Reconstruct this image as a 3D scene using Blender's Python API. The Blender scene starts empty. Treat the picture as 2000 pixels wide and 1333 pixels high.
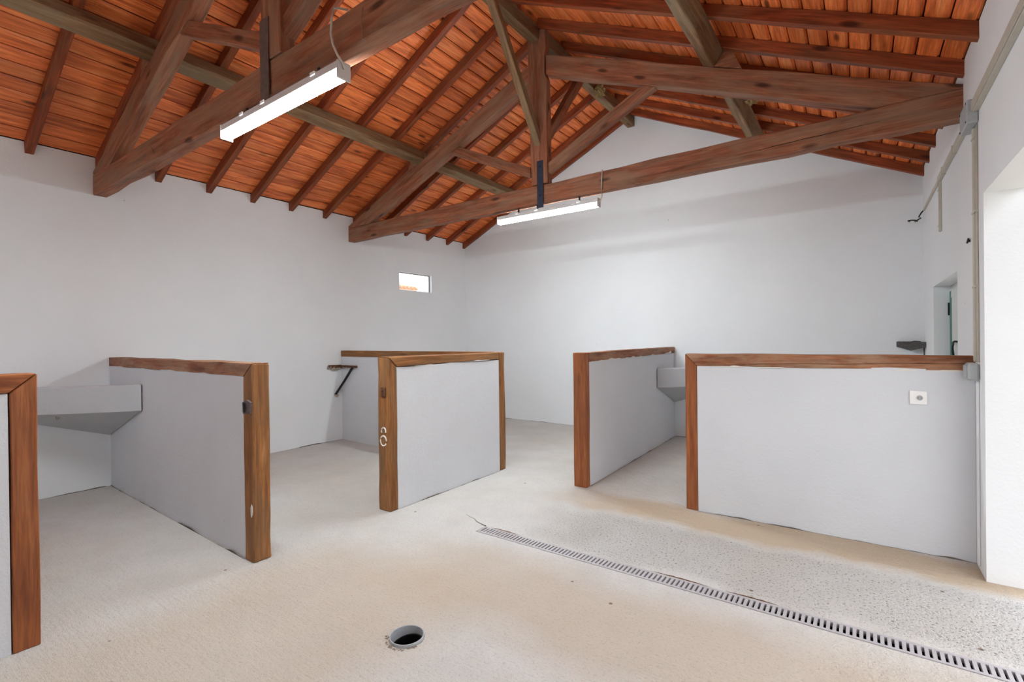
import bpy, bmesh, math, random
from mathutils import Vector, Matrix, noise
from mathutils.geometry import tessellate_polygon
random.seed(7)
S = bpy.context.scene
COL = S.collection

# ------------------------------------------------------------------ camera
H = 1.42
yaw, pitch, roll = .61928, -.003575, -.011354
f = Vector((-math.sin(yaw)*math.cos(pitch), math.cos(yaw)*math.cos(pitch), math.sin(pitch)))
r0 = Vector((math.cos(yaw), math.sin(yaw), 0)); u0 = r0.cross(f)
rr = math.cos(roll)*r0 + math.sin(roll)*u0
uu = -math.sin(roll)*r0 + math.cos(roll)*u0
cam_d = bpy.data.cameras.new('camera'); cam = bpy.data.objects.new('camera', cam_d); COL.objects.link(cam)
cam_d.sensor_width = 36; cam_d.lens = 953.55/2000*36; cam_d.clip_start = .02; cam_d.clip_end = 300
m3 = Matrix((rr, uu, -f)).transposed()
cam.matrix_world = Matrix.Translation((0, 0, H)) @ m3.to_4x4()
S.camera = cam

# ------------------------------------------------------------------ sky, sun, exposure
W = bpy.data.worlds.new('sky'); S.world = W; W.use_nodes = True
bg = W.node_tree.nodes['Background']; bg.inputs[0].default_value = (.93, .95, 1, 1); bg.inputs[1].default_value = 1.15
sl = bpy.data.lights.new('sun', 'SUN'); sl.energy = 2.2; sl.angle = math.radians(3); sl.color = (1, .95, .86)
sun = bpy.data.objects.new('sun', sl); COL.objects.link(sun); sun.location = (3, 20, 15)
sun.rotation_euler = Vector((.35, -1, -1.1)).to_track_quat('-Z', 'Y').to_euler()
S.view_settings.view_transform = 'Standard'; S.view_settings.look = 'None'
S.view_settings.gamma = 1; S.view_settings.use_curve_mapping = False
S.view_settings.exposure = 1.62
S.cycles.max_bounces = 14; S.cycles.diffuse_bounces = 10; S.cycles.sample_clamp_indirect = 8
S.cycles.use_denoising = True
def portal(name, loc, rot, sx, sy):
    l = bpy.data.lights.new(name, 'AREA'); l.shape = 'RECTANGLE'; l.size = sx; l.size_y = sy; l.cycles.is_portal = True
    o = bpy.data.objects.new(name, l); COL.objects.link(o); o.location = loc; o.rotation_euler = rot
DY0, DY1, DZ = .55, 3.84, 2.225          # the wide doorway in the right wall
portal('door_daylight', (.84, (DY0+DY1)/2, DZ/2), (0, math.radians(90), 0), DZ, DY1-DY0)
FILL_OPENINGS = [(-5.6, -3.3)]; GZ = 2.7  # opening added in the unseen near wall to let in frontal fill light
for g0, g1 in FILL_OPENINGS: portal('fill_opening_daylight', ((g0+g1)/2, -2.66, GZ/2), (math.radians(90), 0, 0), g1-g0, GZ)
portal('window_daylight', (.84, 5.49, 1.5), (0, math.radians(90), 0), .75, 1.42)

# ------------------------------------------------------------------ materials
def srgb(*c):
    return tuple(((v/255)/12.92 if v/255 <= .04045 else ((v/255+.055)/1.055)**2.4) for v in c) + (1,)
class NT:
    def __init__(s, name):
        s.m = bpy.data.materials.new(name); s.m.use_nodes = True; s.t = s.m.node_tree; s.t.nodes.clear()
        s.out = s.t.nodes.new('ShaderNodeOutputMaterial'); s.b = s.t.nodes.new('ShaderNodeBsdfPrincipled')
        s.t.links.new(s.b.outputs[0], s.out.inputs[0])
    def n(s, typ, **kw):
        nd = s.t.nodes.new(typ)
        for k, v in kw.items(): setattr(nd, k, v)
        return nd
    def l(s, a, b): s.t.links.new(a, b)
    def val(s, nd, k, v):
        if hasattr(v, 'is_output') or isinstance(v, bpy.types.NodeSocket): s.l(v, nd.inputs[k])
        else: nd.inputs[k].default_value = v
    def coord(s, scale, rnd=True):
        tc = s.n('ShaderNodeTexCoord'); v = tc.outputs['Object']
        if rnd:
            oi = s.n('ShaderNodeObjectInfo'); mu = s.n('ShaderNodeMath', operation='MULTIPLY'); s.l(oi.outputs['Random'], mu.inputs[0]); mu.inputs[1].default_value = 43
            ad = s.n('ShaderNodeVectorMath', operation='ADD'); s.l(v, ad.inputs[0]); s.l(mu.outputs[0], ad.inputs[1]); v = ad.outputs[0]
        mp = s.n('ShaderNodeMapping'); s.l(v, mp.inputs[0]); mp.inputs['Scale'].default_value = scale
        return mp.outputs[0]
    def noise(s, vec, scale=1, detail=4, rough=.55, dist=0):
        nd = s.n('ShaderNodeTexNoise'); s.l(vec, nd.inputs['Vector']); nd.inputs['Scale'].default_value = scale
        nd.inputs['Detail'].default_value = detail; nd.inputs['Roughness'].default_value = rough; nd.inputs['Distortion'].default_value = dist
        return nd.outputs['Fac']
    def ramp(s, fac, pts):
        nd = s.n('ShaderNodeValToRGB'); s.l(fac, nd.inputs[0]); e = nd.color_ramp.elements
        while len(e) < len(pts): e.new(.5)
        for el, (p, c) in zip(e, pts):
            el.position = p; el.color = c if not isinstance(c, (int, float)) else (c, c, c, 1)
        return nd.outputs[0]
    def mix(s, fac, a, b, mode='MIX'):
        nd = s.n('ShaderNodeMix', data_type='RGBA', blend_type=mode)
        for k, v in ((0, fac), (6, a), (7, b)):
            if isinstance(v, bpy.types.NodeSocket): s.l(v, nd.inputs[k])
            else: nd.inputs[k].default_value = v
        return nd.outputs[2]
    def math(s, op, a, b=0.):
        nd = s.n('ShaderNodeMath', operation=op)
        for k, v in ((0, a), (1, b)):
            if isinstance(v, bpy.types.NodeSocket): s.l(v, nd.inputs[k])
            else: nd.inputs[k].default_value = v
        return nd.outputs[0]
    def bump(s, h, strength, dist=.01):
        nd = s.n('ShaderNodeBump'); s.l(h, nd.inputs['Height']); nd.inputs['Strength'].default_value = strength; nd.inputs['Distance'].default_value = dist
        s.l(nd.outputs[0], s.b.inputs['Normal'])
    def fin(s, col, rough=.6, spec=.3):
        if isinstance(col, bpy.types.NodeSocket): s.l(col, s.b.inputs['Base Color'])
        else: s.b.inputs['Base Color'].default_value = col
        if isinstance(rough, bpy.types.NodeSocket): s.l(rough, s.b.inputs['Roughness'])
        else: s.b.inputs['Roughness'].default_value = rough
        s.b.inputs['Specular IOR Level'].default_value = spec
        return s.m

def wood(name, dark, mid, light, worn=None, wornamt=.5, knots=.5, rough=.6, vary=.25, spec=.25):
    """timber: grain runs along the object's local X"""
    t = NT(name)
    v = t.coord((1.1, 13, 13)); g = t.noise(v, 1.6, 5, .6, .6)
    v2 = t.coord((5, 110, 110)); g2 = t.noise(v2, 1, 3, .6)
    base = t.ramp(g, [(.30, dark), (.5, mid), (.70, light)])
    base = t.mix(t.ramp(g2, [(.35, .55), (.6, 0.)]), base, dark)
    oi = t.n('ShaderNodeObjectInfo')
    hv = t.n('ShaderNodeHueSaturation'); t.l(base, hv.inputs['Color'])
    t.l(t.math('ADD', t.math('MULTIPLY', oi.outputs['Random'], vary*2), 1-vary), hv.inputs['Value'])
    base = hv.outputs[0]
    if worn:
        w = t.noise(t.coord((1.3, 5, 5)), 1.3, 5, .65, .4)
        base = t.mix(t.math('MULTIPLY', t.ramp(w, [(.42, 0.), (.62, 1.)]), wornamt), base, worn)
    if knots:
        vo = t.n('ShaderNodeTexVoronoi'); t.l(t.coord((1.9, 6.5, 6.5)), vo.inputs['Vector']); vo.inputs['Scale'].default_value = 1
        k = t.ramp(vo.outputs['Distance'], [(.07, 1.), (.16, 0.)])
        base = t.mix(t.math('MULTIPLY', k, knots), base, tuple(c*.22 for c in dark[:3])+(1,))
    t.bump(t.math('ADD', g, t.math('MULTIPLY', g2, .6)), .35, .006)
    return t.fin(base, rough, spec)

M = {}
M['board'] = wood('varnished_pine_board', srgb(168, 78, 38), srgb(236, 126, 66), srgb(248, 154, 90), knots=.85, rough=.42, vary=.16, spec=.35)
M['rafter'] = wood('stained_rafter_wood', srgb(92, 42, 24), srgb(142, 66, 36), srgb(172, 88, 50), worn=srgb(120, 84, 56), wornamt=.4, knots=.8, rough=.5, vary=.14)
M['truss'] = wood('old_truss_wood', srgb(104, 62, 44), srgb(150, 92, 66), srgb(178, 116, 84), worn=srgb(144, 120, 98), wornamt=.55, knots=.8, rough=.65, vary=.12)
M['purlin'] = wood('weathered_purlin_wood', srgb(92, 66, 44), srgb(128, 96, 66), srgb(156, 122, 88), worn=srgb(128, 112, 88), wornamt=.7, knots=.6, rough=.7, vary=.08)
M['post'] = wood('worn_post_wood', srgb(104, 64, 32), srgb(152, 100, 56), srgb(182, 128, 78), worn=srgb(120, 94, 66), wornamt=.6, knots=.35, rough=.6, vary=.06)
M['postred'] = wood('reddish_post_wood', srgb(112, 60, 34), srgb(156, 92, 52), srgb(180, 114, 70), worn=srgb(124, 76, 50), wornamt=.4, knots=.3, rough=.55, vary=.05)
M['rail'] = wood('worn_rail_wood', srgb(100, 58, 36), srgb(146, 88, 56), srgb(180, 122, 84), worn=srgb(176, 150, 124), wornamt=.55, knots=.3, rough=.6, vary=.06)

def plaster(name, c, c2, bumpk=.25, scale=1.):
    t = NT(name); v = t.coord((1, 1, 1), False)
    a = t.noise(v, .9*scale, 4, .6); b = t.noise(v, 55, 4, .6); b2 = t.noise(v, 9, 4, .6)
    col = t.mix(t.ramp(a, [(.35, 0.), (.7, 1.)]), c, c2)
    vo = t.n('ShaderNodeTexVoronoi'); t.l(v, vo.inputs['Vector']); vo.inputs['Scale'].default_value = 4.5
    sp = t.ramp(vo.outputs['Distance'], [(.018, .7), (.035, 0.)])
    col = t.mix(t.math('MULTIPLY', sp, t.ramp(t.noise(v, 1.7, 2), [(.5, 0.), (.6, 1.)])), col, srgb(128, 122, 114))
    t.bump(t.math('ADD', b, t.math('MULTIPLY', b2, 1.5)), bumpk, .006)
    return t.fin(col, .85, .15)
M['wall'] = plaster('white_wall_plaster', srgb(234, 237, 239), srgb(229, 232, 234))
M['panel'] = plaster('grey_painted_plaster', srgb(214, 217, 221), srgb(206, 209, 213), .4)
M['trough'] = plaster('grey_concrete_render', srgb(196, 198, 201), srgb(184, 186, 189), .4)

def concrete():
    t = NT('brushed_concrete'); v = t.coord((1, 1, 1), False)
    big = t.noise(v, .55, 5, .6, .3); med = t.noise(v, 3.2, 5, .65)
    col = t.mix(t.ramp(big, [(.36, 0.), (.62, 1.)]), srgb(210, 209, 207), srgb(203, 197, 189))
    col = t.mix(t.math('MULTIPLY', t.ramp(med, [(.4, 0.), (.7, 1.)]), .35), col, srgb(184, 181, 177))
    sep = t.n('ShaderNodeSeparateXYZ'); t.l(v, sep.inputs[0]); X, Y = sep.outputs[0], sep.outputs[1]
    wob = t.math('MULTIPLY', t.math('SUBTRACT', t.noise(v, 1.4, 4), .5), .5)
    Yw = t.math('ADD', Y, wob); Xw = t.math('ADD', X, wob)
    def band(val, c, w, s=.12):   # 1 inside |val-c|<w
        d = t.math('ABSOLUTE', t.math('SUBTRACT', val, c))
        mr = t.n('ShaderNodeMapRange'); t.l(d, mr.inputs[0]); mr.inputs[1].default_value = w+s; mr.inputs[2].default_value = w
        return mr.outputs[0]
    # yellowish-brown dirt left where water has run: in front of the far partitions, and a strip through the aisle
    tan1 = t.math('MULTIPLY', band(Yw, 3.92, .16), band(Xw, .1, 1.7, .8))
    tan2 = t.math('MULTIPLY', band(Yw, 2.25, .22, .3), band(Xw, -.9, 1.2, .6))
    tan3 = t.math('MULTIPLY', band(Xw, -2.35, .5, .3), band(Yw, 1.0, .9, .4))
    for m_, k in ((tan1, .8), (tan2, .5), (tan3, .4)):
        col = t.mix(t.math('MULTIPLY', m_, k), col, srgb(186, 164, 136))
    # rough, open-textured screed between drain and far partitions
    fine = t.noise(v, 70, 3, .7); fine2 = t.noise(v, 160, 2, .7)
    rg = t.math('MULTIPLY', band(Yw, 3.28, .30, .1), band(Xw, -.4, 1.3, .5))
    spk = t.ramp(fine, [(.33, 1.), (.45, 0.)])
    amt = t.math('ADD', t.math('MULTIPLY', rg, .7), .25)
    col = t.mix(t.math('MULTIPLY', spk, amt), col, srgb(112, 104, 98))
    vo = t.n('ShaderNodeTexVoronoi'); t.l(v, vo.inputs['Vector']); vo.inputs['Scale'].default_value = 3.1
    col = t.mix(t.ramp(vo.outputs['Distance'], [(.026, .85), (.04, 0.)]), col, srgb(112, 88, 66))
    st = t.noise(t.coord((5, 50, 5), False), 1, 4, .6)
    h = t.math('ADD', t.math('MULTIPLY', fine, t.math('ADD', t.math('MULTIPLY', rg, 1.2), .55)), t.math('MULTIPLY', st, .5))
    h = t.math('ADD', h, t.math('MULTIPLY', t.noise(v, 14, 4), 1.2))
    h = t.math('ADD', h, t.math('MULTIPLY', fine2, .3))
    t.bump(h, .8, .016)
    return t.fin(col, .85, .15)
M['floor'] = concrete()

def plain(name, c, rough=.5, metal=0., spec=.3, var=0.):
    t = NT(name); col = c
    if var:
        n_ = t.noise(t.coord((1, 1, 1)), 30, 4, .65)
        col = t.mix(t.ramp(n_, [(.35, 0.), (.65, 1.)]), c, tuple(x*(1-var) for x in c[:3])+(1,))
    t.b.inputs['Metallic'].default_value = metal
    return t.fin(col, rough, spec)
M['rust'] = plain('rusty_iron', srgb(122, 84, 62), .8, .3, .2, .6)
M['deck'] = plain('dark_roof_underlay', srgb(58, 34, 24), .9, 0, .1, .2)
M['grime'] = plain('base_grime', srgb(124, 116, 108), .9, 0, .1, .4)
M['latch'] = plain('corroded_latch_metal', srgb(112, 96, 94), .7, .2, .3, .5)
M['iron'] = plain('dark_iron', srgb(44, 44, 50), .6, .4, .3, .4)
M['strap'] = plain('blue_black_steel', srgb(58, 66, 84), .5, .5, .4, .3)
M['strapbrown'] = plain('brown_steel', srgb(112, 98, 92), .6, .2, .4, .3)
M['pvc'] = plain('beige_plastic', srgb(196, 190, 176), .5, 0, .3, .08)
M['pipe'] = plain('grey_pipe_plastic', srgb(176, 180, 184), .45, 0, .4, .12)
M['box'] = plain('grey_box_plastic', srgb(176, 180, 182), .5, 0, .3, .1)
M['galv'] = plain('galvanised_steel', srgb(188, 184, 186), .5, .25, .4, .12)
M['white'] = plain('white_plastic', srgb(240, 240, 238), .35, 0, .4)
M['offwhite'] = plain('off_white_lamp_housing', srgb(205, 205, 205), .4, 0, .4)
M['green'] = plain('green_painted_frame', srgb(52, 108, 96), .4, 0, .4)
M['paleframe'] = plain('pale_window_frame', srgb(208, 210, 206), .4, 0, .4)
M['alu'] = plain('grey_aluminium_frame', srgb(120, 120, 126), .4, .3, .4)
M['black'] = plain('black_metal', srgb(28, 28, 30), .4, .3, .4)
M['dirt'] = plain('dark_wet_dirt', srgb(40, 34, 30), .9, 0, .1, .4)
M['slate'] = plain('dark_grey_stone', srgb(96, 94, 94), .8, 0, .2, .45)
M['mortar'] = plain('old_mortar', srgb(176, 166, 154), .9, 0, .1, .35)
M['paint'] = plain('white_paint', srgb(226, 222, 214), .7, 0, .2, .1)
M['straw'] = plain('straw_and_mud', srgb(158, 132, 88), .9, 0, .1, .5)
M['web'] = plain('dusty_cobweb', srgb(150, 120, 96), .9, 0, .1)
M['terracotta'] = plain('terracotta_tile', srgb(204, 160, 132), .8, 0, .1, .3)
M['outwall'] = plain('white_render', srgb(238, 236, 230), .8, 0, .1)
M['ground'] = plain('pale_yard_concrete', srgb(168, 162, 152), .9, 0, .1, .15)
def emit(name, c, s):
    t = NT(name); t.b.inputs['Emission Color'].default_value = c; t.b.inputs['Emission Strength'].default_value = s
    return t.fin((.8, .8, .8, 1), .5)
M['lamp'] = emit('lit_diffuser', (.88, .97, 1, 1), 60)
def glass():
    t = NT('window_glass'); tr = t.n('ShaderNodeBsdfTransparent'); gl = t.n('ShaderNodeBsdfGlossy'); gl.inputs['Roughness'].default_value = .03
    fr = t.n('ShaderNodeFresnel'); fr.inputs[0].default_value = 1.45
    mx = t.n('ShaderNodeMixShader'); ge = t.n('ShaderNodeNewGeometry'); t.l(t.math('MULTIPLY', fr.outputs[0], t.math('SUBTRACT', 1., ge.outputs['Backfacing'])), mx.inputs[0]); t.l(tr.outputs[0], mx.inputs[1]); t.l(gl.outputs[0], mx.inputs[2])
    t.l(mx.outputs[0], t.out.inputs[0]); return t.m
M['glass'] = glass()

# ------------------------------------------------------------------ mesh helpers
def tag(o, label, cat, group=None):
    o['label'] = label; o['category'] = cat
    if group: o['group'] = group
    return o
def thing(name, label, cat, loc=(0, 0, 0), group=None):
    o = bpy.data.objects.new(name, None); COL.objects.link(o); o.location = loc; o.empty_display_size = .1
    return tag(o, label, cat, group)
def obj(name, bm, m, parent=None, mw=None, smooth=False):
    bmesh.ops.recalc_face_normals(bm, faces=bm.faces)
    me = bpy.data.meshes.new(name); bm.to_mesh(me); bm.free(); me.materials.append(M[m] if isinstance(m, str) else m)
    if smooth:
        for p in me.polygons: p.use_smooth = True
    o = bpy.data.objects.new(name, me); COL.objects.link(o)
    if mw is not None: o.matrix_basis = mw
    if parent is not None:
        o.parent = parent; L = parent.location.copy(); pp = parent.parent
        T = Matrix.Translation(-parent.location) if pp is None else (PW[parent.name].inverted())
        o.matrix_parent_inverse = T
    PW[o.name] = o.matrix_basis.copy()
    return o
PW = {}
def struct(name, bm, m):
    o = obj(name, bm, m); o['kind'] = 'structure'; return o
def frame(org, gx, up=(0, 0, 1)):
    x = Vector(gx).normalized(); z = Vector(up); z = (z - x*z.dot(x))
    if z.length < 1e-4: z = Vector((0, 1, 0)) - x*x.y
    z.normalize(); y = z.cross(x)
    return Matrix.Translation(org) @ Matrix((x, y, z)).transposed().to_4x4()
def weather(bm, step, amp, seed):
    xs = [v.co.x for v in bm.verts]; a, b = min(xs), max(xs); n = int((b-a)/step)
    for i in range(1, n):
        bmesh.ops.bisect_plane(bm, geom=bm.verts[:]+bm.edges[:]+bm.faces[:], plane_co=(a+(b-a)*i/n, 0, 0), plane_no=(1, 0, 0))
    for v in bm.verts:
        if v.co.x < a+.02 or v.co.x > b-.02: continue
        p = Vector((v.co.x*3.1+seed, v.co.y*9+seed*.7, v.co.z*9))
        v.co.y += noise.noise(p)*amp; v.co.z += noise.noise(p+Vector((31, 7, 3)))*amp
SEED = [0]
def solid(name, ring0, ring1, m, parent, gx, bev=.004, step=0, amp=0, up=(0, 0, 1)):
    """closed prism between two matching rings of world points; local X follows gx"""
    c = sum((Vector(p) for p in list(ring0)+list(ring1)), Vector())/(2*len(ring0))
    MW = frame(c, gx, up); inv = MW.inverted(); bm = bmesh.new()
    a = [bm.verts.new(inv @ Vector(p)) for p in ring0]; b = [bm.verts.new(inv @ Vector(p)) for p in ring1]
    bm.faces.new(a); bm.faces.new(b[::-1]); n = len(a)
    for i in range(n): bm.faces.new((a[i], b[i], b[(i+1) % n], a[(i+1) % n]))
    bmesh.ops.recalc_face_normals(bm, faces=bm.faces)
    if bev: bmesh.ops.bevel(bm, geom=bm.edges[:], offset=bev, segments=1, affect='EDGES', clamp_overlap=True)
    if step:
        SEED[0] += 3.7; weather(bm, step, amp, SEED[0])
    return obj(name, bm, m, parent, MW)
def pxz(name, pts, y0, y1, m, parent, gx=(1, 0, 0), **k):
    return solid(name, [(x, y0, z) for x, z in pts], [(x, y1, z) for x, z in pts], m, parent, gx, **k)
def pyz(name, pts, x0, x1, m, parent, gx=(0, 1, 0), **k):
    return solid(name, [(x0, y, z) for y, z in pts], [(x1, y, z) for y, z in pts], m, parent, gx, **k)
def pxy(name, pts, z0, z1, m, parent, gx=(1, 0, 0), **k):
    return solid(name, [(x, y, z0) for x, y in pts], [(x, y, z1) for x, y in pts], m, parent, gx, **k)
def box(name, lo, hi, m, parent, gx=(1, 0, 0), **k):
    (x0, y0, z0), (x1, y1, z1) = lo, hi
    return pxy(name, [(x0, y0), (x1, y0), (x1, y1), (x0, y1)], z0, z1, m, parent, gx, **k)
def addbox(bm, lo, hi):
    r = bmesh.ops.create_cube(bm, size=1)['verts']
    for v in r: v.co = Vector([lo[i] if v.co[i] < 0 else hi[i] for i in range(3)])
    return r
def tube(name, pts, r, m, parent, n=8, closed=False, taper=None):
    bm = bmesh.new(); pts = [Vector(p) for p in pts]; rings = []
    N = len(pts)
    for i, p in enumerate(pts):
        d = (pts[(i+1) % N]-pts[i-1]) if closed or 0 < i < N-1 else (pts[1]-pts[0] if i == 0 else pts[-1]-pts[-2])
        d.normalize(); a = d.orthogonal() if abs(d.z) > .95 else d.cross(Vector((0, 0, 1))); a.normalize(); b = d.cross(a)
        rad = r*(taper[i] if taper else 1)
        rings.append([bm.verts.new(p+a*rad*math.cos(2*math.pi*k/n)+b*rad*math.sin(2*math.pi*k/n)) for k in range(n)])
    for i in range(N if closed else N-1):
        A, B = rings[i], rings[(i+1) % N]
        for k in range(n): bm.faces.new((A[k], A[(k+1) % n], B[(k+1) % n], B[k]))
    if not closed: bm.faces.new(rings[0][::-1]); bm.faces.new(rings[-1])
    return obj(name, bm, m, parent, smooth=True)
def disc(name, c, nrm, r, h, m, parent, n=24, r2=None):
    q = Vector(nrm).to_track_quat('Z', 'Y').to_matrix().to_4x4(); bm = bmesh.new()
    bmesh.ops.create_cone(bm, cap_ends=True, segments=n, radius1=r, radius2=r2 or r, depth=h)
    bmesh.ops.transform(bm, matrix=Matrix.Translation(Vector(c)) @ q, verts=bm.verts)
    return obj(name, bm, m, parent)
def lump(name, c, s, m, parent, amp=.35, sub=3, seed=0):
    bm = bmesh.new(); bmesh.ops.create_icosphere(bm, subdivisions=sub, radius=1)
    for v in bm.verts:
        k = 1+amp*noise.noise(v.co*2.2+Vector((seed, 0, 0)))+amp*.5*noise.noise(v.co*6+Vector((0, seed, 0)))
        v.co = Vector((v.co.x*s[0]*k, v.co.y*s[1]*k, v.co.z*s[2]*k))+Vector(c)
    return obj(name, bm, m, parent)

# ------------------------------------------------------------------ room dimensions
XL, XR, YN, YF = -6.12, .58, -2.4, 7.07
XC = (XL+XR)/2; SL = .475
def zb(x): return 3.255+SL*(x-XL if x < XC else XR-x)      # underside of the boards
def zr(x): return zb(x)-.105                                # underside of the rafters

# floor with a cut-out for the drain and one for the pipe
DX0, DX1, DYa, DYb = -2.33, .80, 2.775, 2.893
PX, PY, PR = -1.772, 1.594, .082
bm = bmesh.new()
outer = [(XL-.3, YN-.3), (XR+.25, YN-.3), (XR+.25, YF+.3), (XL-.3, YF+.3)]
hole1 = [(DX0, DYa), (DX0, DYb), (DX1, DYb), (DX1, DYa)]
hole2 = [(PX+(PR+.001)*math.cos(a*math.pi/18), PY-(PR+.001)*math.sin(a*math.pi/18)) for a in range(36)]
loops = [[Vector((x, y, 0)) for x, y in L_] for L_ in (outer, hole1, hole2)]
flat = [p for L_ in loops for p in L_]; vs = [bm.verts.new(p) for p in flat]
for tri in tessellate_polygon(loops): bm.faces.new([vs[i] for i in tri])
for fc in bm.faces:
    if fc.normal.z == 0: fc.normal_update()
bmesh.ops.recalc_face_normals(bm, faces=bm.faces)
ext = bmesh.ops.extrude_face_region(bm, geom=bm.faces[:])
for e in ext['geom']:
    if isinstance(e, bmesh.types.BMVert): e.co.z -= .25
floor = struct('floor', bm, 'floor')

# walls
bm = bmesh.new()                                   # left wall with the small high window
WY0, WY1, WZ0, WZ1 = 5.435, 6.172, 2.25, 2.55
for lo, hi in (((YN-.25), WY0), (WY1, YF)):
    addbox(bm, (XL-.075, lo, 0), (XL, hi, zb(XL)-.002))
addbox(bm, (XL-.075, WY0, 0), (XL, WY1, WZ0)); addbox(bm, (XL-.075, WY0, WZ1), (XL, WY1, zb(XL)-.002))
struct('wall_left', bm, 'wall')
bm = bmesh.new()                                   # right wall: wide doorway and a window
RY0, RY1, RZ0, RZ1 = 4.78, 6.20, .95, 1.88
XO = XR+.18
zt = zb(XR)-.002
addbox(bm, (XR, YN-.25, 0), (XO, DY0, zt))
addbox(bm, (XR, DY0, DZ), (XO, DY1, zt)); addbox(bm, (XR, DY1, 0), (XO, RY0, zt))
addbox(bm, (XR, RY0, 0), (XO, RY1, RZ0)); addbox(bm, (XR, RY0, RZ1), (XO, RY1, zt)); addbox(bm, (XR, RY1, 0), (XO, YF, zt))
struct('wall_right', bm, 'wall')
def gable(name, y0, y1):
    bm = bmesh.new(); P = [(XL-.25, 0), (XO, 0), (XO, zb(XR)-.1), (XR, zb(XR)-.002), (XC, zb(XC)-.002), (XL, zb(XL)-.002), (XL-.25, zb(XL)-.1)]
    a = [bm.verts.new((x, y0, z)) for x, z in P]; b = [bm.verts.new((x, y1, z)) for x, z in P]
    bm.faces.new(a); bm.faces.new(b[::-1])
    for i in range(len(P)): bm.faces.new((a[i], b[i], b[(i+1) % len(P)], a[(i+1) % len(P)]))
    return struct(name, bm, 'wall')
gable('wall_far', YF, YF+.25)
bm = bmesh.new()                                   # near wall behind the camera, with the opening added for fill light
for lo, hi in FILL_OPENINGS: pass
xs = [XL-.25]+[v for g in FILL_OPENINGS for v in g]+[XO]
for i in range(0, len(xs), 2): addbox(bm, (xs[i], YN-.25, 0), (xs[i+1], YN, GZ))
P = [(XL-.25, GZ), (XO, GZ), (XO, zb(XR)-.1), (XR, zb(XR)-.002), (XC, zb(XC)-.002), (XL, zb(XL)-.002), (XL-.25, zb(XL)-.1)]
a = [bm.verts.new((x, YN-.25, z)) for x, z in P]; b = [bm.verts.new((x, YN, z)) for x, z in P]
bm.faces.new(a); bm.faces.new(b[::-1])
for i in range(len(P)): bm.faces.new((a[i], b[i], b[(i+1) % len(P)], a[(i+1) % len(P)]))
struct('wall_near', bm, 'wall')

# ------------------------------------------------------------------ roof: deck, boards, rafters, purlins, ridge
TH = math.atan(SL)
bm = bmesh.new(); t0, t1 = .024, .12
P = [(XL-.6, zb(XL)-.6*SL), (XC, zb(XC)), (XR+.75, zb(XR)-.75*SL)]  # right overhang lengthened, out of view, to cut sky light at door and window
ring = [(x, z+t0) for x, z in P]+[(x, z+t1) for x, z in P[::-1]]
a = [bm.verts.new((x, YN-.3, z)) for x, z in ring]; b = [bm.verts.new((x, YF+.3, z)) for x, z in ring]
bm.faces.new(a); bm.faces.new(b[::-1])
for i in range(6): bm.faces.new((a[i], b[i], b[(i+1) % 6], a[(i+1) % 6]))
ceiling = struct('ceiling', bm, 'deck')
PIT = .1275
cache = {}
def board_mesh(length, w):
    key = (round(length, 2), round(w, 3))
    if key not in cache:
        bm = bmesh.new(); addbox(bm, (-length/2, -w/2, 0), (length/2, w/2, .021))
        es = [e for e in bm.edges if all(v.co.z < .001 for v in e.verts) and abs(e.verts[0].co.y-e.verts[1].co.y) < 1e-5]
        bmesh.ops.bevel(bm, geom=es, offset=.012, segments=1, affect='EDGES'); bmesh.ops.recalc_face_normals(bm, faces=bm.faces)
        me = bpy.data.meshes.new('board'); bm.to_mesh(me); bm.free(); me.materials.append(M['board']); cache[key] = me
    return cache[key]
def board(x, y0, y1, side, w):
    # local X along world Y, local Z pointing up out of the roof
    sx = 1 if side == 'L' else -1
    n_ = Vector((-SL*sx, 0, 1)).normalized(); o = bpy.data.objects.new('board', board_mesh(y1-y0-.002, w)); COL.objects.link(o)
    o.matrix_basis = frame(Vector((x, (y0+y1)/2, zb(x)))+n_*random.uniform(-.004, .001), (0, 1, 0), n_); o.parent = ceiling
for side in 'LR':
    for i in range(27):
        xc = XL+PIT*(i+.5) if side == 'L' else XR-PIT*(i+.5)
        if side == 'L' and xc > XC-.04 or side == 'R' and xc < XC+.04: continue
        wd = PIT/math.cos(TH)-.009
        cut = sorted(random.sample([-1.92+.5*k for k in range(0, 18)], 2))
        if cut[1]-cut[0] < 1.4: cut[1] = cut[0]+2.0
        ys = [YN-.2, cut[0], min(cut[1], 6.5), YF+.2]
        for a_, b_ in zip(ys, ys[1:]): board(xc, a_, b_, side, wd)
pxz('ridge_board', [(XC-.05, zb(XC)-.05*SL), (XC, zb(XC)-.001), (XC+.05, zb(XC)-.05*SL), (XC+.05, zb(XC)-.05*SL+.022), (XC, zb(XC)+.021), (XC-.05, zb(XC)-.05*SL+.022)], YN-.2, YF+.2, 'board', ceiling, (0, 1, 0), bev=0)
def rafter(side, yc):
    w = .06
    if side == 'L': P = [(XL-.05, zr(XL)-.05*SL), (XC-.001, zr(XC)), (XC-.001, zb(XC)-.002), (XL-.05, zb(XL)-.05*SL-.002)]; g = (1, 0, SL)
    else: P = [(XR+.05, zr(XR)-.05*SL), (XC+.001, zr(XC)), (XC+.001, zb(XC)-.002), (XR+.05, zb(XR)-.05*SL-.002)]; g = (-1, 0, SL)
    pxz('rafter', P, yc-w/2, yc+w/2, 'rafter', ceiling, g, bev=.003, step=.4, amp=.008)
for k in range(-6, 13):
    rafter('L', min(1.08+.5*k, YF-.035)); rafter('R', min(.95+.5*k, YF-.035))

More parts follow.
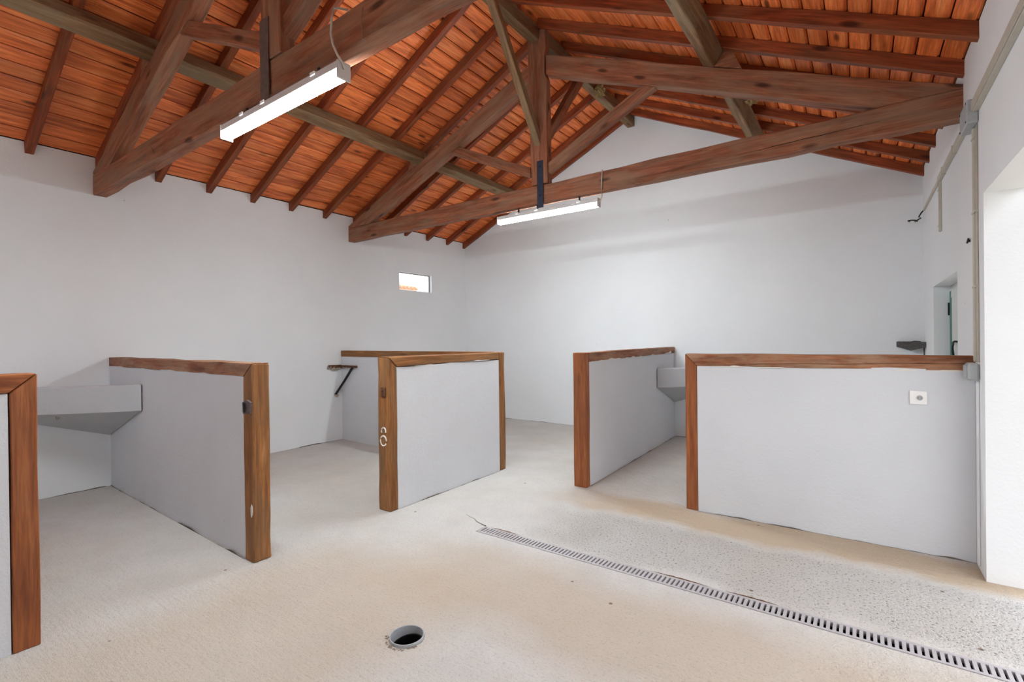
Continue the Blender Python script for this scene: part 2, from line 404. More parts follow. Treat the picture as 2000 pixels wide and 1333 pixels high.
def zpt(x): return 3.10+.408*(x-XL if x < XC else XR-x)     # top line of the trusses' rafters
def purlin(ys, corners):
    for a_, b_, dx in ys:
        solid('purlin', [(x+dx, a_, z) for x, z in corners], [(x+dx, b_, z) for x, z in corners], 'purlin', ceiling, (0, 1, 0), bev=.007, step=.35, amp=.012)
purlin([(YN-.1, 1.585, 0), (1.587, 4.5, 0), (4.502, YF+.05, .01)], [(-4.663, 3.697), (-4.543, 3.748), (-4.603, 3.872), (-4.723, 3.816)])
purlin([(YN-.1, 1.585, 0), (1.587, 4.5, 0), (4.502, YF+.05, .01)], [(-1.108, 3.796), (-1.012, 3.753), (-.932, 3.872), (-1.04, 3.924)])
for a_, b_, dx, dz in ((YN-.1, 1.53, 0, 0), (1.64, 4.46, 0, 0), (4.57, YF+.05, .045, -.025)):
    pxz('ridge_beam', [(-2.892+dx, 4.625+dz), (-2.78+dx, 4.625+dz), (-2.78+dx, 4.775+dz), (-2.892+dx, 4.775+dz)], a_, b_, 'purlin', ceiling, (0, 1, 0), bev=.006, step=.4, amp=.010)

# ------------------------------------------------------------------ the two roof trusses
def truss(Y, label, first):
    t = thing('roof_truss', label, 'roof truss', (XC, Y, 2.88), 'king-post roof trusses')
    D = .11; xl, xr = XL, XR+.0; cb, ct = 2.883, 3.084
    k = dict(step=.3, amp=.012)
    pxz('tie_beam', [(xl-.02, cb), (xr+.02, cb), (xr+.02, ct-.002), (xl-.02, ct-.002)], Y, Y+D, 'truss', t, bev=.006, step=.35, amp=.014)
    def xat(z, off):   # x distance from the wall where the truss rafter line (offset off) reaches z
        return (z-3.10-off)/.408
    kL, kR = -2.926, -2.706
    top = .008
    for s in (-1, 1):
        X = (lambda d: XL+d) if s < 0 else (lambda d: XR-d)
        dk = kL-XL if s < 0 else XR-kR
        P = [(-.01, ct), (xat(ct, -.205), ct), (dk, 3.10+.408*dk-.205), (dk, 3.10+.408*dk+top), (-.01, 3.10+top)]
        pxz('truss_rafter', [(X(d), z) for d, z in P], Y+.001, Y+D-.001, 'truss', t, (1, 0, .408*-s), bev=.005, **k)
        # strut from the king post's foot to the middle of the truss rafter
        e = 1.18; kx = kL if s < 0 else kR
        zz = lambda x: zpt(x)-.207
        x1, x2 = kx+s*1.175, kx+s*1.04
        pxz('strut', [(kx, 3.19), (x1, zz(x1)), (x2, zz(x2)+.0), (kx, 3.295)], Y+.015, Y+.095, 'truss', t, (1, 0, .47*s), bev=.004, step=.3, amp=.006)
        # wedge block that stops the purlin sliding down
        if s > 0: C_ = [(-1.008, zpt(-1.008)+.012), (-.93, 3.866), (-.858, 3.836), (-.79, zpt(-.79)+.012)]
        else: C_ = [(-4.667, zpt(-4.667)+.012), (-4.728, 3.812), (-4.79, 3.775), (-4.85, zpt(-4.85)+.012)]
        pxz('purlin_block', C_, Y-.002, Y+D, 'truss', t, bev=.002)
    P = [(kL+.03, ct+.003), (kR+.012, ct+.003), (kR+.006, 4.20), (kR-.018, 4.26), (kR-.018, 4.45), (kR-.002, 4.52), (kR-.006, 4.74), (kL, 4.74), (kL, 4.1)]
    pxz('king_post', P, Y-.006, Y+.088, 'truss', t, (0, 0, 1), bev=.004, step=.3, amp=.008)
    # braces along the roof from the king post up to the ridge beam
    yz = [(Y-.006, 3.50), (Y-.84, 4.64), (Y-.75, 4.64), (Y-.006, 3.63)]
    pyz('brace', yz, -2.855, -2.775, 'purlin', t, (0, -.59, .81), bev=.004, step=.25, amp=.010)
    yz = [(Y+.088, 3.48), (Y+1.0, 4.60), (Y+.88, 4.60), (Y+.088, 3.64)]
    pyz('brace', yz, -2.835, -2.755, 'truss', t, (0, .62, .79), bev=.004, step=.25, amp=.010)
    sx = (-2.906, -2.812) if first else (-2.822, -2.745)
    s_ = box('strap', (sx[0], Y-.014, 2.845 if first else 2.83), (sx[1], Y-.007, 3.335), 'strapbrown' if first else 'strap', t, (0, 0, 1), bev=.001)
    s_['label'] = 'flat steel strap'
    for z in (() if first else (3.27, 2.96)): disc('bolt', ((sx[0]+sx[1])/2, Y-.017, z), (0, -1, 0), .011, .008, 'iron', s_, n=6)
    return t
TR = []
TR.append(truss(1.53, 'dark wooden roof truss nearest the camera, its right half leaving the top of the picture', True))
TR.append(truss(4.47, 'dark wooden roof truss further back, seen whole from left wall to right wall', False))

# ------------------------------------------------------------------ fluorescent lamps under the tie beams
def lamp(Y, y0, y1, x0, x1, z0, z1, label):
    t = thing('ceiling_lamp', label, 'lamp', ((x0+x1)/2, (y0+y1)/2, z1), 'fluorescent lamps on the trusses')
    box('housing', (x0+.012, y0+.003, z1-.040), (x1-.012, y1-.003, z1), 'offwhite', t, bev=.002)
    c = .018; zz = z1-.041
    pyz('diffuser', [(y0+.005, zz), (y1-.005, zz), (y1-.005, z0+c), (y1-.005-c, z0), (y0+.005+c*.3, z0), (y0+.005, z0+c*.4)], x0+.013, x1-.013, 'lamp', t, bev=.001)
    for xa, xb in ((x0, x0+.012), (x1-.012, x1)):
        box('end_cap', (xa, y0, z0-.002), (xb, y1, z1+.002), 'offwhite', t, bev=.002)
    for xc in (x0+.28, (x0+x1)/2-.1, x1-.22):
        box('clip', (xc-.02, y0-.003, z1-.012), (xc+.02, y1+.003, z1+.006), 'white', t, bev=.001)
        box('hanger', (xc-.008, (y0+y1)/2-.004, z1), (xc+.008, (y0+y1)/2+.004, 2.886), 'iron', t, bev=0)
    return t
l1 = lamp(1.53, 1.50, 1.578, -3.39, -2.125, 2.752, 2.838, 'lit fluorescent tube lamp hanging from the nearest roof truss, cable at its right end')
tube('cable', [(-2.10, 1.55, 3.10), (-2.15, 1.50, 3.105), (-2.165, 1.497, 3.05), (-2.17, 1.495, 2.98), (-2.155, 1.495, 2.92), (-2.13, 1.505, 2.86), (-2.108, 1.52, 2.82), (-2.118, 1.535, 2.80)], .006, 'pvc', l1)
l2 = lamp(4.47, 4.462, 4.535, -3.375, -2.115, 2.737, 2.822, 'lit fluorescent tube lamp under the further roof truss, above the open middle partitions')
tube('cable', [(-2.118, 4.50, 2.79), (-2.09, 4.49, 2.80), (-2.07, 4.475, 2.84), (-2.07, 4.46, 2.90), (-2.065, 4.458, 3.0), (-2.06, 4.46, 3.085)], .006, 'pvc', l2)
tube('cobweb', [(-1.94, 1.515, 3.03), (-1.955, 1.516, 2.97), (-1.95, 1.517, 2.93), (-1.945, 1.515, 2.88), (-1.93, 1.535, 2.872)], .0022, 'web', None, n=5)
tag(bpy.data.objects['cobweb'], 'thin dusty cobweb thread hanging on the nearest truss beam right of the lamp', 'cobweb')

# ------------------------------------------------------------------ low stall partitions
ZT, ZR_ = 1.284, 1.198
def hexa(name, bot, top, m, parent, gx, **k): return solid(name, bot, top, m, parent, gx, **k)
def panel(parent, plan, z1=ZR_-.001):
    pts = plan
    c = sum((Vector((x, y, 0)) for x, y in pts), Vector())/len(pts)
    d = Vector((pts[1][0]-pts[0][0], pts[1][1]-pts[0][1], 0)).normalized()
    return pxy('panel', pts, -.02, z1, 'panel', parent, d, bev=.003, step=.2, amp=.006)
# 1: runs out from the left wall, mitred post at its free end
t = thing('stall_partition', 'low partition from the left wall with latch remnant on its post, right of the large wall trough', 'partition', (-4.65, 1.63, 0), 'low stall partitions')
panel(t, [(XL, 1.64), (-3.292, 1.582), (-3.292, 1.684), (XL, 1.745)])
hexa('top_rail', [(XL, 1.635, ZR_), (-3.293, 1.577, ZR_), (-3.293, 1.690, ZR_), (XL, 1.750, ZR_)],
     [(XL, 1.635, ZT), (-3.172, 1.575, ZT), (-3.172, 1.690, ZT), (XL, 1.750, ZT)], 'rail', t, (1, -.02, 0), bev=.003, step=.25, amp=.008)
pxz('post', [(-3.29, 0), (-3.17, 0), (-3.17, ZT-.001), (-3.291, ZR_-.002)], 1.575, 1.69, 'post', t, (0, 0, 1), bev=.008, step=.13, amp=.010)
o = pxz('latch_remnant', [(-3.262, .955), (-3.175, .962), (-3.168, 1.035), (-3.21, 1.05), (-3.27, 1.03)], 1.560, 1.576, 'latch', t, bev=.002)
box('staple', (-3.24, 1.548, .97), (-3.225, 1.56, 1.03), 'iron', o, bev=.001)
lump('paint_blot', (-3.188, 1.572, .335), (.014, .005, .042), 'paint', t, .5, 2, 3)
# 0: nearest on the left, runs along the aisle
t = thing('stall_partition', 'nearest low partition, cut off by the left edge of the picture', 'partition', (-3.23, -.2, 0), 'low stall partitions')
panel(t, [(-3.174, -.94), (-3.174, .477), (-3.284, .477), (-3.284, -.94)])
pyz('top_rail', [(-.93, ZR_), (.479, ZR_), (.572, ZT), (-.93, ZT)], -3.288, -3.17, 'postred', t, (0, 1, 0), bev=.003, step=.25, amp=.005)
pyz('post', [(.482, 0), (.575, 0), (.575, ZT-.001), (.482, ZR_-.002)], -3.288, -3.169, 'postred', t, (0, 0, 1), bev=.004, step=.2, amp=.004)
box('post', (-3.288, -1.06, 0), (-3.17, -.935, ZT), 'postred', t, (0, 0, 1), bev=.005)
panel(t, [(XL, -1.05), (-3.29, -1.05), (-3.29, -.95), (XL, -.95)])
box('top_rail', (XL, -1.055, ZR_), (-3.29, -.94, ZT), 'rail', t, bev=.003)
# 2: L-shaped, in the middle
t = thing('stall_partition', 'L-shaped low partition in the middle with white paint rings on its front post', 'partition', (-3.24, 3.5, 0), 'low stall partitions')
panel(t, [(-3.175, 2.778), (-3.175, 4.205), (-3.302, 4.205), (-3.302, 2.778)])
pyz('top_rail', [(2.779, ZR_+.002), (4.20, ZR_+.01), (4.20, ZT-.006), (2.688, ZT)], -3.310, -3.170, 'post', t, (0, 1, 0), bev=.004, step=.2, amp=.008)
pyz('post', [(2.686, 0), (2.776, 0), (2.776, ZR_), (2.686, ZT-.001)], -3.312, -3.171, 'post', t, (0, 0, 1), bev=.008, step=.13, amp=.012)
box('post', (-3.31, 4.205, 0), (-3.175, 4.312, ZT-.004), 'post', t, (0, 0, 1), bev=.008, step=.13, amp=.012)
panel(t, [(XL, 4.325), (-3.312, 4.205), (-3.312, 4.305), (XL, 4.425)])
hexa('top_rail', [(XL, 4.318, ZR_), (-3.313, 4.199, ZR_), (-3.313, 4.308, ZR_), (XL, 4.43, ZR_)],
     [(XL, 4.318, ZT), (-3.313, 4.199, ZT), (-3.313, 4.308, ZT), (XL, 4.43, ZT)], 'post', t, (1, -.04, 0), bev=.003, step=.3, amp=.006)
h_ = box('hinge_plate', (-3.262, 2.676, .955), (-3.205, 2.687, 1.03), 'rust', t, bev=.002)
disc('screw', (-3.233, 2.675, 1.0), (0, -1, 0), .006, .004, 'iron', h_, n=8)
for (cx, cz, r_, a0, a1) in ((-3.235, .665, .026, -30, 210), (-3.238, .585, .036, 0, 340)):
    tube('paint_ring', [(cx+r_*math.cos(math.radians(a)), 2.683, cz+r_*1.15*math.sin(math.radians(a))) for a in range(a0, a1+1, 15)], .0065, 'paint', t, n=6)
# 3: from the far wall towards the camera
t = thing('stall_partition', 'low partition running to the far wall with small trough in its corner', 'partition', (-2.2, 5.6, 0), 'low stall partitions')
panel(t, [(-2.124, 4.248), (-2.176, YF), (-2.292, YF), (-2.246, 4.248)])
hexa('top_rail', [(-2.118, 4.25, ZR_-.004), (-2.17, YF, ZR_+.006), (-2.296, YF, ZR_+.006), (-2.25, 4.25, ZR_-.004)],
     [(-2.118, 4.25, ZT), (-2.17, YF, ZT), (-2.296, YF, ZT), (-2.25, 4.25, ZT)], 'rail', t, (-.02, 1, 0), bev=.003, step=.2, amp=.008)
box('post', (-2.25, 4.16, 0), (-2.12, 4.247, ZT), 'postred', t, (0, 0, 1), bev=.004, step=.2, amp=.005)
# 4: in front, to the right wall
t = thing('stall_partition', 'wide low partition against the right wall with a white socket on it', 'partition', (-.3, 4.18, 0), 'low stall partitions')
panel(t, [(-1.088, 4.123), (XR, 4.118), (XR, 4.23), (-1.088, 4.235)])
pxz('top_rail', [(-1.087, ZR_-.012), (XR, ZR_-.008), (XR, ZT), (-1.178, ZT)], 4.118, 4.238, 'rail', t, bev=.003, step=.2, amp=.007)
pxz('post', [(-1.18, 0), (-1.09, 0), (-1.09, ZR_-.012), (-1.18, ZT-.001)], 4.117, 4.239, 'postred', t, (0, 0, 1), bev=.004, step=.2, amp=.006)

def ribbon(name, P0, P1, nrm, up, h, m, parent, n=60, seed=0., thr=-.15, base=0., wig=0.):
    # thin ragged strip lying on a face: from P0 to P1, growing along 'up', 1.5 mm proud
    P0, P1, nrm, up = map(Vector, (P0, P1, nrm, up)); bm = bmesh.new(); prev = None
    for i in range(n+1):
        k = i/n; p = P0.lerp(P1, k)+nrm*.0015+up*wig*noise.noise(Vector((k*3+seed, seed, 1)))
        v = noise.noise(Vector((k*n*.22+seed, seed*2, 0)))*.6+noise.noise(Vector((k*n*.07+seed, 3, 0)))-thr
        e = base+max(0, v)*h
        cur = (bm.verts.new(p), bm.verts.new(p+up*max(e, .0003)))
        if prev: bm.faces.new((prev[0], cur[0], cur[1], prev[1]))
        prev = cur
    return obj(name, bm, m, parent)
PT = {o.location.x: o for o in bpy.data.objects if o.name.startswith('stall_partition')}
pt = lambda x: min((o for o in PT.values()), key=lambda o: abs(o.location.x-x))
ribbon('paint_smear', (-1.085, 4.1165, 1.180), (.52, 4.1165, 1.184), (0, -1, 0), (0, 0, 1), .022, 'paint', pt(-.3), 90, 2.2, -.05)
ribbon('crack', (-.85, 4.1165, 1.20), (.57, 4.1165, 1.238), (0, -1, 0), (0, 0, 1), .004, 'dirt', pt(-.3), 60, 5.5, -.3, .0008, .02)
ribbon('paint_smear', (-2.116, 4.26, 1.190), (-2.166, 6.9, 1.198), (1, .02, 0), (0, 0, 1), .045, 'paint', pt(-2.2), 80, 7.1, -.05)
ribbon('paint_smear', (-3.168, 2.80, 1.194), (-3.168, 4.19, 1.204), (1, 0, 0), (0, 0, 1), .012, 'paint', pt(-3.24), 60, 1.3, -.2)
ribbon('paint_smear', (-5.9, 1.628, 1.196), (-3.32, 1.575, 1.196), (0, -1, 0), (0, 0, 1), .016, 'panel', pt(-4.65), 80, 9.4, -.1)
WL, WF = bpy.data.objects['wall_left'], bpy.data.objects['wall_far']
for P0, P1, nr, par, n_ in (((XL, -.9, 0), (XL, 1.6, 0), (1, 0, 0), WL, 90), ((XL, 1.76, 0), (XL, 4.31, 0), (1, 0, 0), WL, 90), ((XL, 4.44, 0), (XL, YF, 0), (1, 0, 0), WL, 90),
        ((XL, YF, 0), (-2.3, YF, 0), (0, -1, 0), WF, 120), ((-2.16, YF, 0), (XR, YF, 0), (0, -1, 0), WF, 90),
        ((-1.09, 4.1165, 0), (XR, 4.1145, 0), (0, -1, 0), pt(-.3), 80), ((XL, 1.634, 0), (-3.29, 1.572, 0), (0, -1, 0), pt(-4.65), 110),
        ((-3.17, 2.78, 0), (-3.17, 4.2, 0), (1, 0, 0), pt(-3.24), 60), ((-2.117, 4.25, 0), (-2.17, YF, 0), (1, 0, 0), pt(-2.2), 90)):
    ribbon('grime_line', P0, P1, nr, (0, 0, 1), .014, 'grime', par, n_, P0[0]*1.7+P0[1], -.1, .002)
# socket on partition 4
t = thing('wall_socket', 'square white electric socket on the wide right-hand partition', 'socket', (.306, 4.118, 1.01))
box('plate', (.262, 4.106, .966), (.350, 4.119, 1.054), 'white', t, bev=.003)
disc('recess_ring', (.312, 4.104, 1.01), (0, -1, 0), .021, .006, 'white', t)
c_ = disc('socket_face', (.312, 4.1012, 1.01), (0, -1, 0), .0165, .0015, 'box', t)
for dx in (-.008, .008): disc('pin_hole', (.312+dx, 4.1, 1.01), (0, -1, 0), .0025, .002, 'black', c_, n=10)
box('earth_clip', (.309, 4.0975, 1.021), (.315, 4.101, 1.027), 'galv', c_, bev=0)

# ------------------------------------------------------------------ corner feeding troughs
def trough(name, corner, e1, e2, arm, zt, zm, zbm, label, bow, wallc='trough'):
    cx, cy = corner; N = 12; t = thing(name, label, 'trough', (cx, cy, zbm), 'corner feed troughs' if name == 'feed_trough' else None)
    def P(s, k, z, inset=0):
        s = min(max(s, 0), 1); a = math.pi/2*s
        lx, ly = arm*(1-s), arm*s; qx, qy = arm*math.cos(a), arm*math.sin(a)
        px, py = lx*(1-bow)+qx*bow, ly*(1-bow)+qy*bow
        return Vector((cx+(e1[0]*px+e2[0]*py)*k, cy+(e1[1]*px+e2[1]*py)*k, z))
    bm = bmesh.new()
    def row(k, z): return [bm.verts.new(P(i/N, k, z)) for i in range(N+1)]
    R = [row(.93, zm-.02), row(1, zm), row(1.0, zt-.012), row(.985, zt), row(.90, zt), row(.885, zt-.012), row(.80, zt-.16)]
    ap = bm.verts.new((cx, cy, zbm)); ib = bm.verts.new((cx, cy, zt-.18)); 
    for A, B in zip(R, R[1:]):
        for i in range(N): bm.faces.new((A[i], A[i+1], B[i+1], B[i]))
    for i in range(N): bm.faces.new((ap, R[0][i+1], R[0][i])); bm.faces.new((ib, R[-1][i], R[-1][i+1]))
    c1 = [r[0] for r in R]; c2 = [r[-1] for r in R]
    bm.faces.new([ap]+c1+[ib]); bm.faces.new([ib]+c2[::-1]+[ap])
    obj('basin', bm, wallc, t)
    return t
t = trough('feed_trough', (XL+.004, 1.629), (1, -.0205), (0, -1), .93, 1.055, .825, .51, 'big grey concrete corner trough on the left wall with a small drain ring', .30)
tube('drain_ring', [(-5.655+.016*math.cos(a/8*math.pi)*.7, 1.150-.016*math.cos(a/8*math.pi)*.7, .792+.022*math.sin(a/8*math.pi)) for a in range(16)], .006, 'mortar', t, closed=True, n=6)
trough('feed_trough', (-2.166, YF-.004), (1, 0), (.0184, -1), .80, 1.02, .77, .49, 'small grey concrete corner trough behind the gap between the two right partitions', .0)
# dark remains of a corner basin on the far wall
t = thing('corner_basin', 'dark grey broken stone basin high in the far right corner', 'basin', (.5, 7.0, 1.28))
ring = [(.335, YF-.003, 1.345), (.335, YF-.003, 1.283), (.40, 7.0, 1.262), (.455, 6.95, 1.243), (.515, 6.90, 1.262), (XR-.003, 6.84, 1.283), (XR-.003, 6.84, 1.34)]
rng2 = [(.50, YF-.003, 1.345), (.50, YF-.003, 1.305), (.52, 7.05, 1.295), (.54, 7.03, 1.29), (.55, 7.02, 1.295), (XR-.003, 7.0, 1.305), (XR-.003, 7.0, 1.34)]
solid('basin', ring, rng2, 'slate', t, (1, -.9, 0), bev=.003)
tube('stain_drip', [(.571, 7.0, 1.33), (.572, 6.99, 1.24), (.572, 6.985, 1.12)], .005, 'slate', t, n=6)
lump('stone_chip', (.50, 6.99, 1.345), (.04, .03, .008), 'slate', t, .5, 2, 4)
# rusty trough bracket in the corner behind the middle stall
t = thing('iron_bracket', 'rusty iron bracket with mortar lumps and dark brace in the corner of the middle stall', 'bracket', (-6.0, 4.22, 1.05))
box('wall_bar', (XL+.002, 4.10, 1.042), (XL+.04, 4.295, 1.082), 'rust', t, (0, 1, 0), bev=.002, step=.03, amp=.004)
box('side_bar', (XL+.002, 4.265, 1.045), (-5.72, 4.297, 1.075), 'rust', t, bev=.002, step=.05, amp=.004)
tube('brace', [(-5.80, 4.275, 1.05), (-5.97, 4.25, .84), (XL+.008, 4.215, .66)], .017, 'black', t, n=6)
for i, (y, z, s) in enumerate(((4.12, 1.05, .04), (4.17, 1.035, .045), (4.23, 1.03, .045), (4.27, 1.035, .035), (4.225, .642, .03))):
    lump('mortar_lump', (XL+.012, y, z), (.03, s, s*.7), 'mortar', t, .6, 2, i*2.3)

def crackline(parent, Y, pts, w=.0035):
    bm = bmesh.new(); prev = None
    for i, (x, z) in enumerate(pts):
        e = w*(.4+math.sin(math.pi*i/(len(pts)-1)))/2; cur = (bm.verts.new((x, Y, z-e)), bm.verts.new((x, Y, z+e)))
        if prev: bm.faces.new((prev[0], cur[0], cur[1], prev[1]))
        prev = cur
    obj('crack', bm, 'dirt', parent)
crackline(TR[1], 4.4625, [(-.85+i*.07, 2.95+.028*i/14+.004*noise.noise(Vector((i*.5, 0, 0)))) for i in range(15)])
crackline(TR[1], 4.4625, [(-1.75+i*.06, 2.93+.004*noise.noise(Vector((i*.5, 4, 0)))) for i in range(9)], .002)
crackline(TR[0], 1.5225, [(-4.62+i*.012, 3.00-i*.012) for i in range(8)], .005)
# ------------------------------------------------------------------ floor drain
t = thing('floor_drain', 'long slotted metal drain grate set in the concrete floor', 'drain', (-.8, 2.834, 0))
zt_ = .003
for a_, b_ in ((DYa+.004, DYa+.021), (DYb-.021, DYb-.004)):
    box('side_rail', (DX0+.006, a_, -.022), (DX1, b_, zt_), 'galv', t, bev=.0015)
for x_ in (DX0+.006,): box('end_rail', (x_, DYa+.021, -.022), (x_+.02, DYb-.021, zt_), 'galv', t, bev=.001)
bm = bmesh.new(); addbox(bm, (-.0075, DYa+.021, -.018), (.0075, DYb-.021, zt_-.001)); bar_me = bpy.data.meshes.new('bar'); bm.to_mesh(bm_ := bar_me) if False else bm.to_mesh(bar_me); bm.free(); bar_me.materials.append(M['galv'])
x_ = DX0+.046; nb = 0
while x_ < DX1:
    o = bpy.data.objects.new('bar', bar_me); COL.objects.link(o); o.parent = t; o.matrix_parent_inverse = Matrix.Translation(-t.location)
    o.location = (x_, 0, 0); nb += 1
    x_ += .0265
bm = bmesh.new()
addbox(bm, (DX0+.002, DYa+.001, -.12), (DX1, DYa+.004, -.002)); addbox(bm, (DX0+.002, DYb-.004, -.12), (DX1, DYb-.001, -.002)); addbox(bm, (DX0+.002, DYa+.001, -.13), (DX1, DYb-.001, -.12))
obj('channel', bm, 'dirt', t)
for i, (x, s) in enumerate(((-2.25, .03), (-2.20, .035), (-2.14, .03))): lump('silt', (x, 2.838, -.014), (s*1.3, .034, .012), 'mortar', t, .4, 2, i)
# crack running from the end of the drain and the broken edge behind it
bm = bmesh.new()
pts = [(-2.62, 3.0), (-2.55, 2.975), (-2.50, 2.965), (-2.44, 2.925), (-2.37, 2.905), (-2.325, 2.895)]
w_ = [.001, .002, .002, .003, .004, .006]
q = [[bm.verts.new((x, y-w, .0012)), bm.verts.new((x, y+w, .0012))] for (x, y), w in zip(pts, w_)]
for A, B in zip(q, q[1:]): bm.faces.new((A[0], B[0], B[1], A[1]))
obj('crack', bm, 'dirt', floor)
for (x0, n_) in ((-2.28, 12), (-1.05, 16), (-.62, 12)):
    bm = bmesh.new(); q = []
    for i in range(n_+1):
        w = .012*math.sin(math.pi*i/n_)*(1+.8*noise.noise(Vector((x0+i*.9, 0, 5)))); x = x0+i*.022
        q.append([bm.verts.new((x, DYb+.001, .0012)), bm.verts.new((x, DYb+.001+max(w, .0006), .0012))])
    for A, B in zip(q, q[1:]): bm.faces.new((A[0], B[0], B[1], A[1]))
    obj('broken_edge', bm, M['rust'], floor)

# ------------------------------------------------------------------ pipe mouth in the floor
t = thing('drain_pipe', 'open grey plastic pipe mouth standing just proud of the floor', 'pipe', (PX, PY, 0))
bm = bmesh.new(); N = 48; rows = []
for r_, z in ((PR, -.55), (PR, .0125), (PR-.001, .014), (PR-.004, .014), (PR-.005, .0125), (PR-.005, -.55)):
    rows.append([bm.verts.new((PX+r_*math.cos(2*math.pi*i/N), PY+r_*math.sin(2*math.pi*i/N), z)) for i in range(N)])
for A, B in zip(rows, rows[1:]+rows[:1]):
    for i in range(N): bm.faces.new((A[i], A[(i+1) % N], B[(i+1) % N], B[i]))
obj('pipe_wall', bm, 'pipe', t, smooth=False)
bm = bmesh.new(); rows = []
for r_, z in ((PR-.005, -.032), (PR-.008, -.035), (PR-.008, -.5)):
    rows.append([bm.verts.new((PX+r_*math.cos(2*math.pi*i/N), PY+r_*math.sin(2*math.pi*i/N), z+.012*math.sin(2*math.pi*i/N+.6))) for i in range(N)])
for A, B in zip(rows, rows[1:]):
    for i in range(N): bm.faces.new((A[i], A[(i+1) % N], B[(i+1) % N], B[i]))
obj('shade_lining', bm, 'black', t)  # shade below the pipe rim, put in as a black sleeve
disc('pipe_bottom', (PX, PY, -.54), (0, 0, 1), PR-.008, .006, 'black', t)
bm = bmesh.new()
for i in range(40):
    a = random.uniform(math.radians(200), math.radians(350)); d = PR+random.uniform(.004, .022); s = random.uniform(.002, .005)
    r_ = bmesh.ops.create_icosphere(bm, subdivisions=1, radius=s)['verts']
    for v in r_: v.co += Vector((PX+d*math.cos(a), PY+d*math.sin(a), s*.5))
o = obj('grit', bm, 'mortar', t); o['kind'] = 'stuff'

# ------------------------------------------------------------------ windows
w1 = bpy.data.objects.new('window_1', None); COL.objects.link(w1); w1['kind'] = 'structure'; w1.location = (XL-.06, 5.8, 2.4)
fx = (XL-.072, XL-.045)
box('frame_rail', (fx[0], WY0, WZ1-.012), (fx[1], WY1, WZ1), 'alu', w1, (0, 1, 0), bev=.001)
box('frame_rail', (fx[0], WY0, WZ0), (fx[1], WY1, WZ0+.012), 'paleframe', w1, (0, 1, 0), bev=.001)
box('frame_stile', (fx[0], WY1-.014, WZ0+.012), (fx[1], WY1, WZ1-.012), 'alu', w1, (0, 0, 1), bev=.001)
box('frame_stile', (fx[0], WY0, WZ0+.012), (fx[1], WY0+.012, WZ1-.012), 'paleframe', w1, (0, 0, 1), bev=.001)
box('pane', (XL-.060, WY0+.012, WZ0+.012), (XL-.056, WY1-.014, WZ1-.012), 'glass', w1, bev=0)
w2 = bpy.data.objects.new('window_2', None); COL.objects.link(w2); w2['kind'] = 'structure'; w2.location = (.70, 5.49, 1.5)
fx0, fx1 = XR+.122, XR+.17
box('frame_rail', (fx0, RY0, RZ1-.05), (fx1, RY1, RZ1), 'paleframe', w2, (0, 1, 0), bev=.002)
box('frame_rail', (fx0, RY0, RZ0), (fx1, RY1, RZ0+.05), 'paleframe', w2, (0, 1, 0), bev=.002)
for a_, b_ in ((RY1-.05, RY1), (RY0, RY0+.05)): box('frame_stile', (fx0, a_, RZ0+.05), (fx1, b_, RZ1-.05), 'green', w2, (0, 0, 1), bev=.002)
for a_, b_, nm in ((RY1-.13, RY1-.052, 1), (RY0+.052, RY0+.13, 0), (5.46, 5.52, 0)):
    box('sash_stile', (fx0-.012, a_, RZ0+.055), (fx1-.012, b_, RZ1-.055), 'green' if nm else 'paleframe', w2, (0, 0, 1), bev=.003)
for a_, b_ in ((RY0+.13, 5.46), (5.52, RY1-.13)):
    box('sash_rail', (fx0-.01, a_, RZ1-.12), (fx1-.012, b_, RZ1-.055), 'paleframe', w2, (0, 1, 0), bev=.002)
    box('sash_rail', (fx0-.01, a_, RZ0+.055), (fx1-.012, b_, RZ0+.12), 'paleframe', w2, (0, 1, 0), bev=.002)
    box('pane', (fx0+.008, a_, RZ0+.12), (fx0+.013, b_, RZ1-.12), 'glass', w2, bev=0)
box('hinge', (fx0-.022, RY1-.048, 1.60), (fx0-.0, RY1-.02, 1.72), 'black', w2, (0, 0, 1), bev=.002)
tube('window_handle', [(fx0-.010, 5.70, 1.355), (fx0-.030, 5.71, 1.357), (fx0-.032, 5.76, 1.35), (fx0-.032, 5.80, 1.325), (fx0-.032, 5.80, 1.27), (fx0-.030, 5.77, 1.225)], .009, 'black', w2)
box('sash_stile', (fx0-.012, 5.66, RZ0+.12), (fx1-.012, 6.02, RZ1-.12), 'paleframe', w2, (0, 0, 1), bev=.003)

# ------------------------------------------------------------------ wiring on the right wall
t = thing('cable_trunking', 'beige plastic cable trunking running along the top of the right wall', 'cable trunking', (XR-.001, 4.1, 2.77))
box('trunk', (XR-.03, .2, 2.735), (XR-.001, 3.945, 2.80), 'pvc', t, (0, 1, 0), bev=.002)
box('lid', (XR-.036, .2, 2.742), (XR-.031, 3.945, 2.793), 'pvc', t, (0, 1, 0), bev=.001)
box('trunk', (XR-.025, 4.22, 2.735), (XR-.001, 5.62, 2.785), 'pvc', t, (0, 1, 0), bev=.002)
box('trunk', (XR-.018, 5.62, 2.75), (XR-.001, 6.86, 2.778), 'pvc', t, (0, 1, 0), bev=.002)
box('trunk', (XR-.02, 5.56, 2.31), (XR-.001, 5.60, 2.735), 'pvc', t, (0, 0, 1), bev=.002)
for z in (2.66, 2.35): box('clamp', (XR-.024, 5.552, z), (XR-.001, 5.608, z+.012), 'pvc', t, bev=.001)
for y in (4.75, 5.3): box('clamp', (XR-.03, y, 2.73), (XR-.001, y+.014, 2.79), 'pvc', t, bev=.001)
t = thing('junction_box', 'grey junction box where the trunking meets the truss end on the right wall', 'electrical box', (XR-.001, 4.1, 2.73))
box('cover', (XR-.055, 3.95, 2.675), (XR-.001, 4.19, 2.815), 'box', t, bev=.006)
